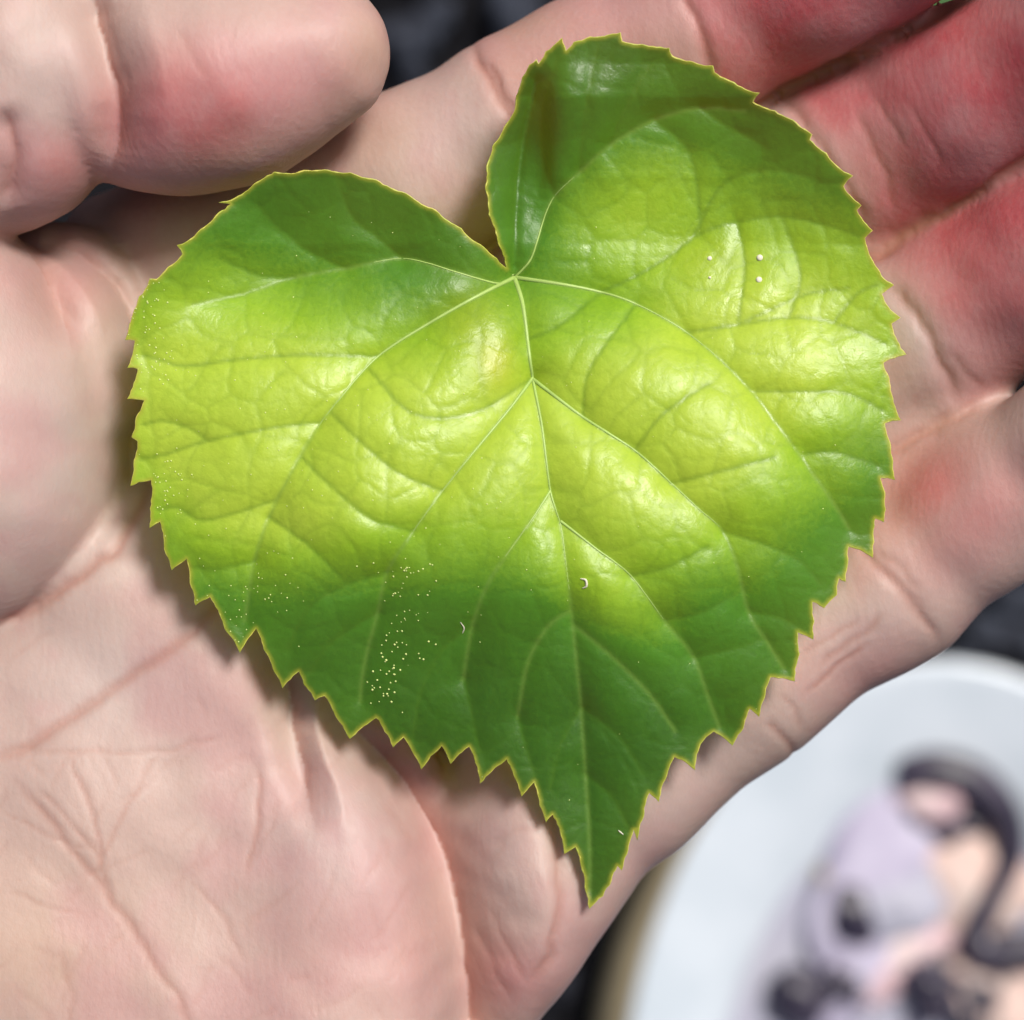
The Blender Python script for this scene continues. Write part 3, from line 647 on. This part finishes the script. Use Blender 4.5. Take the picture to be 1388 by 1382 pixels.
set_attr(bme, 'veinline', .9*np.exp(-(dv/3.2)**2)); set_attr(bme, 'veindark', np.exp(-(dv2/3.0)**2)); set_attr(bme, 'edge', np.exp(-(dE/3.2)**2)*.8)
# pale raised margin
mz = leaf_z(outl); mx_, my_ = PXY(outl[:, 0], outl[:, 1], mz); mp_ = np.stack([mx_, my_, mz-.08], 1); mp_ = np.vstack([mp_, mp_[:1]])
V, F = tube(mp_, .045+.05*rng.random(len(mp_)), 6); local(mesh_np('leaf_margin', V, F, M['margin'], leaf))
# raised ribs
for nm, l, r in V1s:
    if r < .12: continue
    l2 = smooth_line(l[::3], 5); z = leaf_z(l2); x_, y_ = PXY(l2[:, 0], l2[:, 1], z); t = np.linspace(0, 1, len(l2))
    rad = r*np.clip(1-1.35*t**.8, 0, 1)*.8; rad = np.maximum(rad, .004)
    keep = rad > .03
    if keep.sum() < 4: continue
    V, F = tube(np.stack([x_, y_, z+.25*rad+.02], 1)[keep], rad[keep], 8, .75); local(mesh_np(nm, V, F, M['vein'], leaf))
# stub where the stalk was pinched off
st = smooth_line([(697, 377), (692, 371), (690, 366)], 4); zz = leaf_z(st)-.05-np.linspace(0, 1.0, len(st)); x_, y_ = PXY(st[:, 0], st[:, 1], zz)
V, F = tube(np.stack([x_, y_, zz], 1), np.linspace(.42, .30, len(st)), 10); local(mesh_np('stalk_stub', V, F, M['vein'], leaf))
# pale round spots
def dome(px_, py_, r, h):
    z = float(leaf_z(np.array([[px_, py_]]))[0]); p = P(px_, py_, z)
    V, F = lathe([(r, -.1), (r*.85, h*.5), (r*.5, h*.9), (.005, h)], 14); return V+p, F
for (sx, sy, r) in ((962, 350, .24), (1030, 349, .32), (1029, 379, .31), (962, 376, .15)):
    V, F = dome(sx, sy, r, .16); local(mesh_np('pale_spot', V, F, M['spot'], leaf))

# pollen and dust on the leaf
bm = bmesh.new(); bmesh.ops.create_icosphere(bm, subdivisions=1, radius=1)
bv = np.array([v.co[:] for v in bm.verts]); bf = np.array([[v.index for v in f.verts] for f in bm.faces]); bm.free()
pp = []
for (cx, cy, sx, sy, k, r0, r1) in ((550, 775, 26, 18, 26, .06, .11), (535, 880, 20, 14, 24, .07, .13), (522, 925, 15, 20, 26, .07, .13), (545, 830, 15, 30, 18, .05, .09), (200, 425, 14, 35, 42, .05, .10), (212, 500, 16, 14, 26, .05, .10),
                                    (225, 660, 16, 25, 40, .05, .10), (300, 800, 30, 40, 30, .05, .08), (370, 800, 16, 20, 16, .05, .09), (420, 560, 170, 150, 110, .04, .08), (700, 700, 300, 250, 110, .03, .07), (320, 860, 14, 20, 14, .05, .08)):
    for _ in range(k): pp.append((rng.normal(cx, sx), rng.normal(cy, sy), rng.uniform(r0, r1)))
pp = np.array(pp); pp = pp[inside(pp[:, :2], outl)]; pz = leaf_z(pp[:, :2]); x_, y_ = PXY(pp[:, 0], pp[:, 1], pz)
VV = (bv[None]*pp[:, 2][:, None, None]*np.array([1, 1, .6])+np.stack([x_, y_, pz], 1)[:, None]).reshape(-1, 3)
FF = (bf[None]+np.arange(len(pp))[:, None, None]*len(bv)).reshape(-1, 3)
tag(mesh_np('pollen_grains', VV, FF, M['speck']), 'fine pale yellow pollen and dust sprinkled on the green leaf', 'pollen', kind='stuff')
# crumb and fibres lying on the leaf
def on_leaf(line, r, name, mat, label, cat):
    l = smooth_line(line, 6); z = leaf_z(l)+r*.7; x_, y_ = PXY(l[:, 0], l[:, 1], z); t = np.linspace(0, 1, len(l))
    V, F = tube(np.stack([x_, y_, z], 1), r*(.35+.65*np.sin(math.pi*np.clip(t, .04, .96))), 7); tag(mesh_np(name, V, F, mat), label, cat)
on_leaf([(787, 784), (794, 786), (795, 794), (790, 797)], .11, 'crumb', M['spot'], 'tiny curled white crumb beside the midrib of the green leaf', 'crumb')
on_leaf([(624, 843), (629, 851), (627, 858)], .07, 'fibre', M['spot'], 'tiny pale forked fibre on the dark green lower half of leaf', 'fibre')
on_leaf([(838, 1125), (845, 1131)], .07, 'fibre', M['spot'], 'tiny straight pale fibre near the pointed leaf tip', 'fibre')
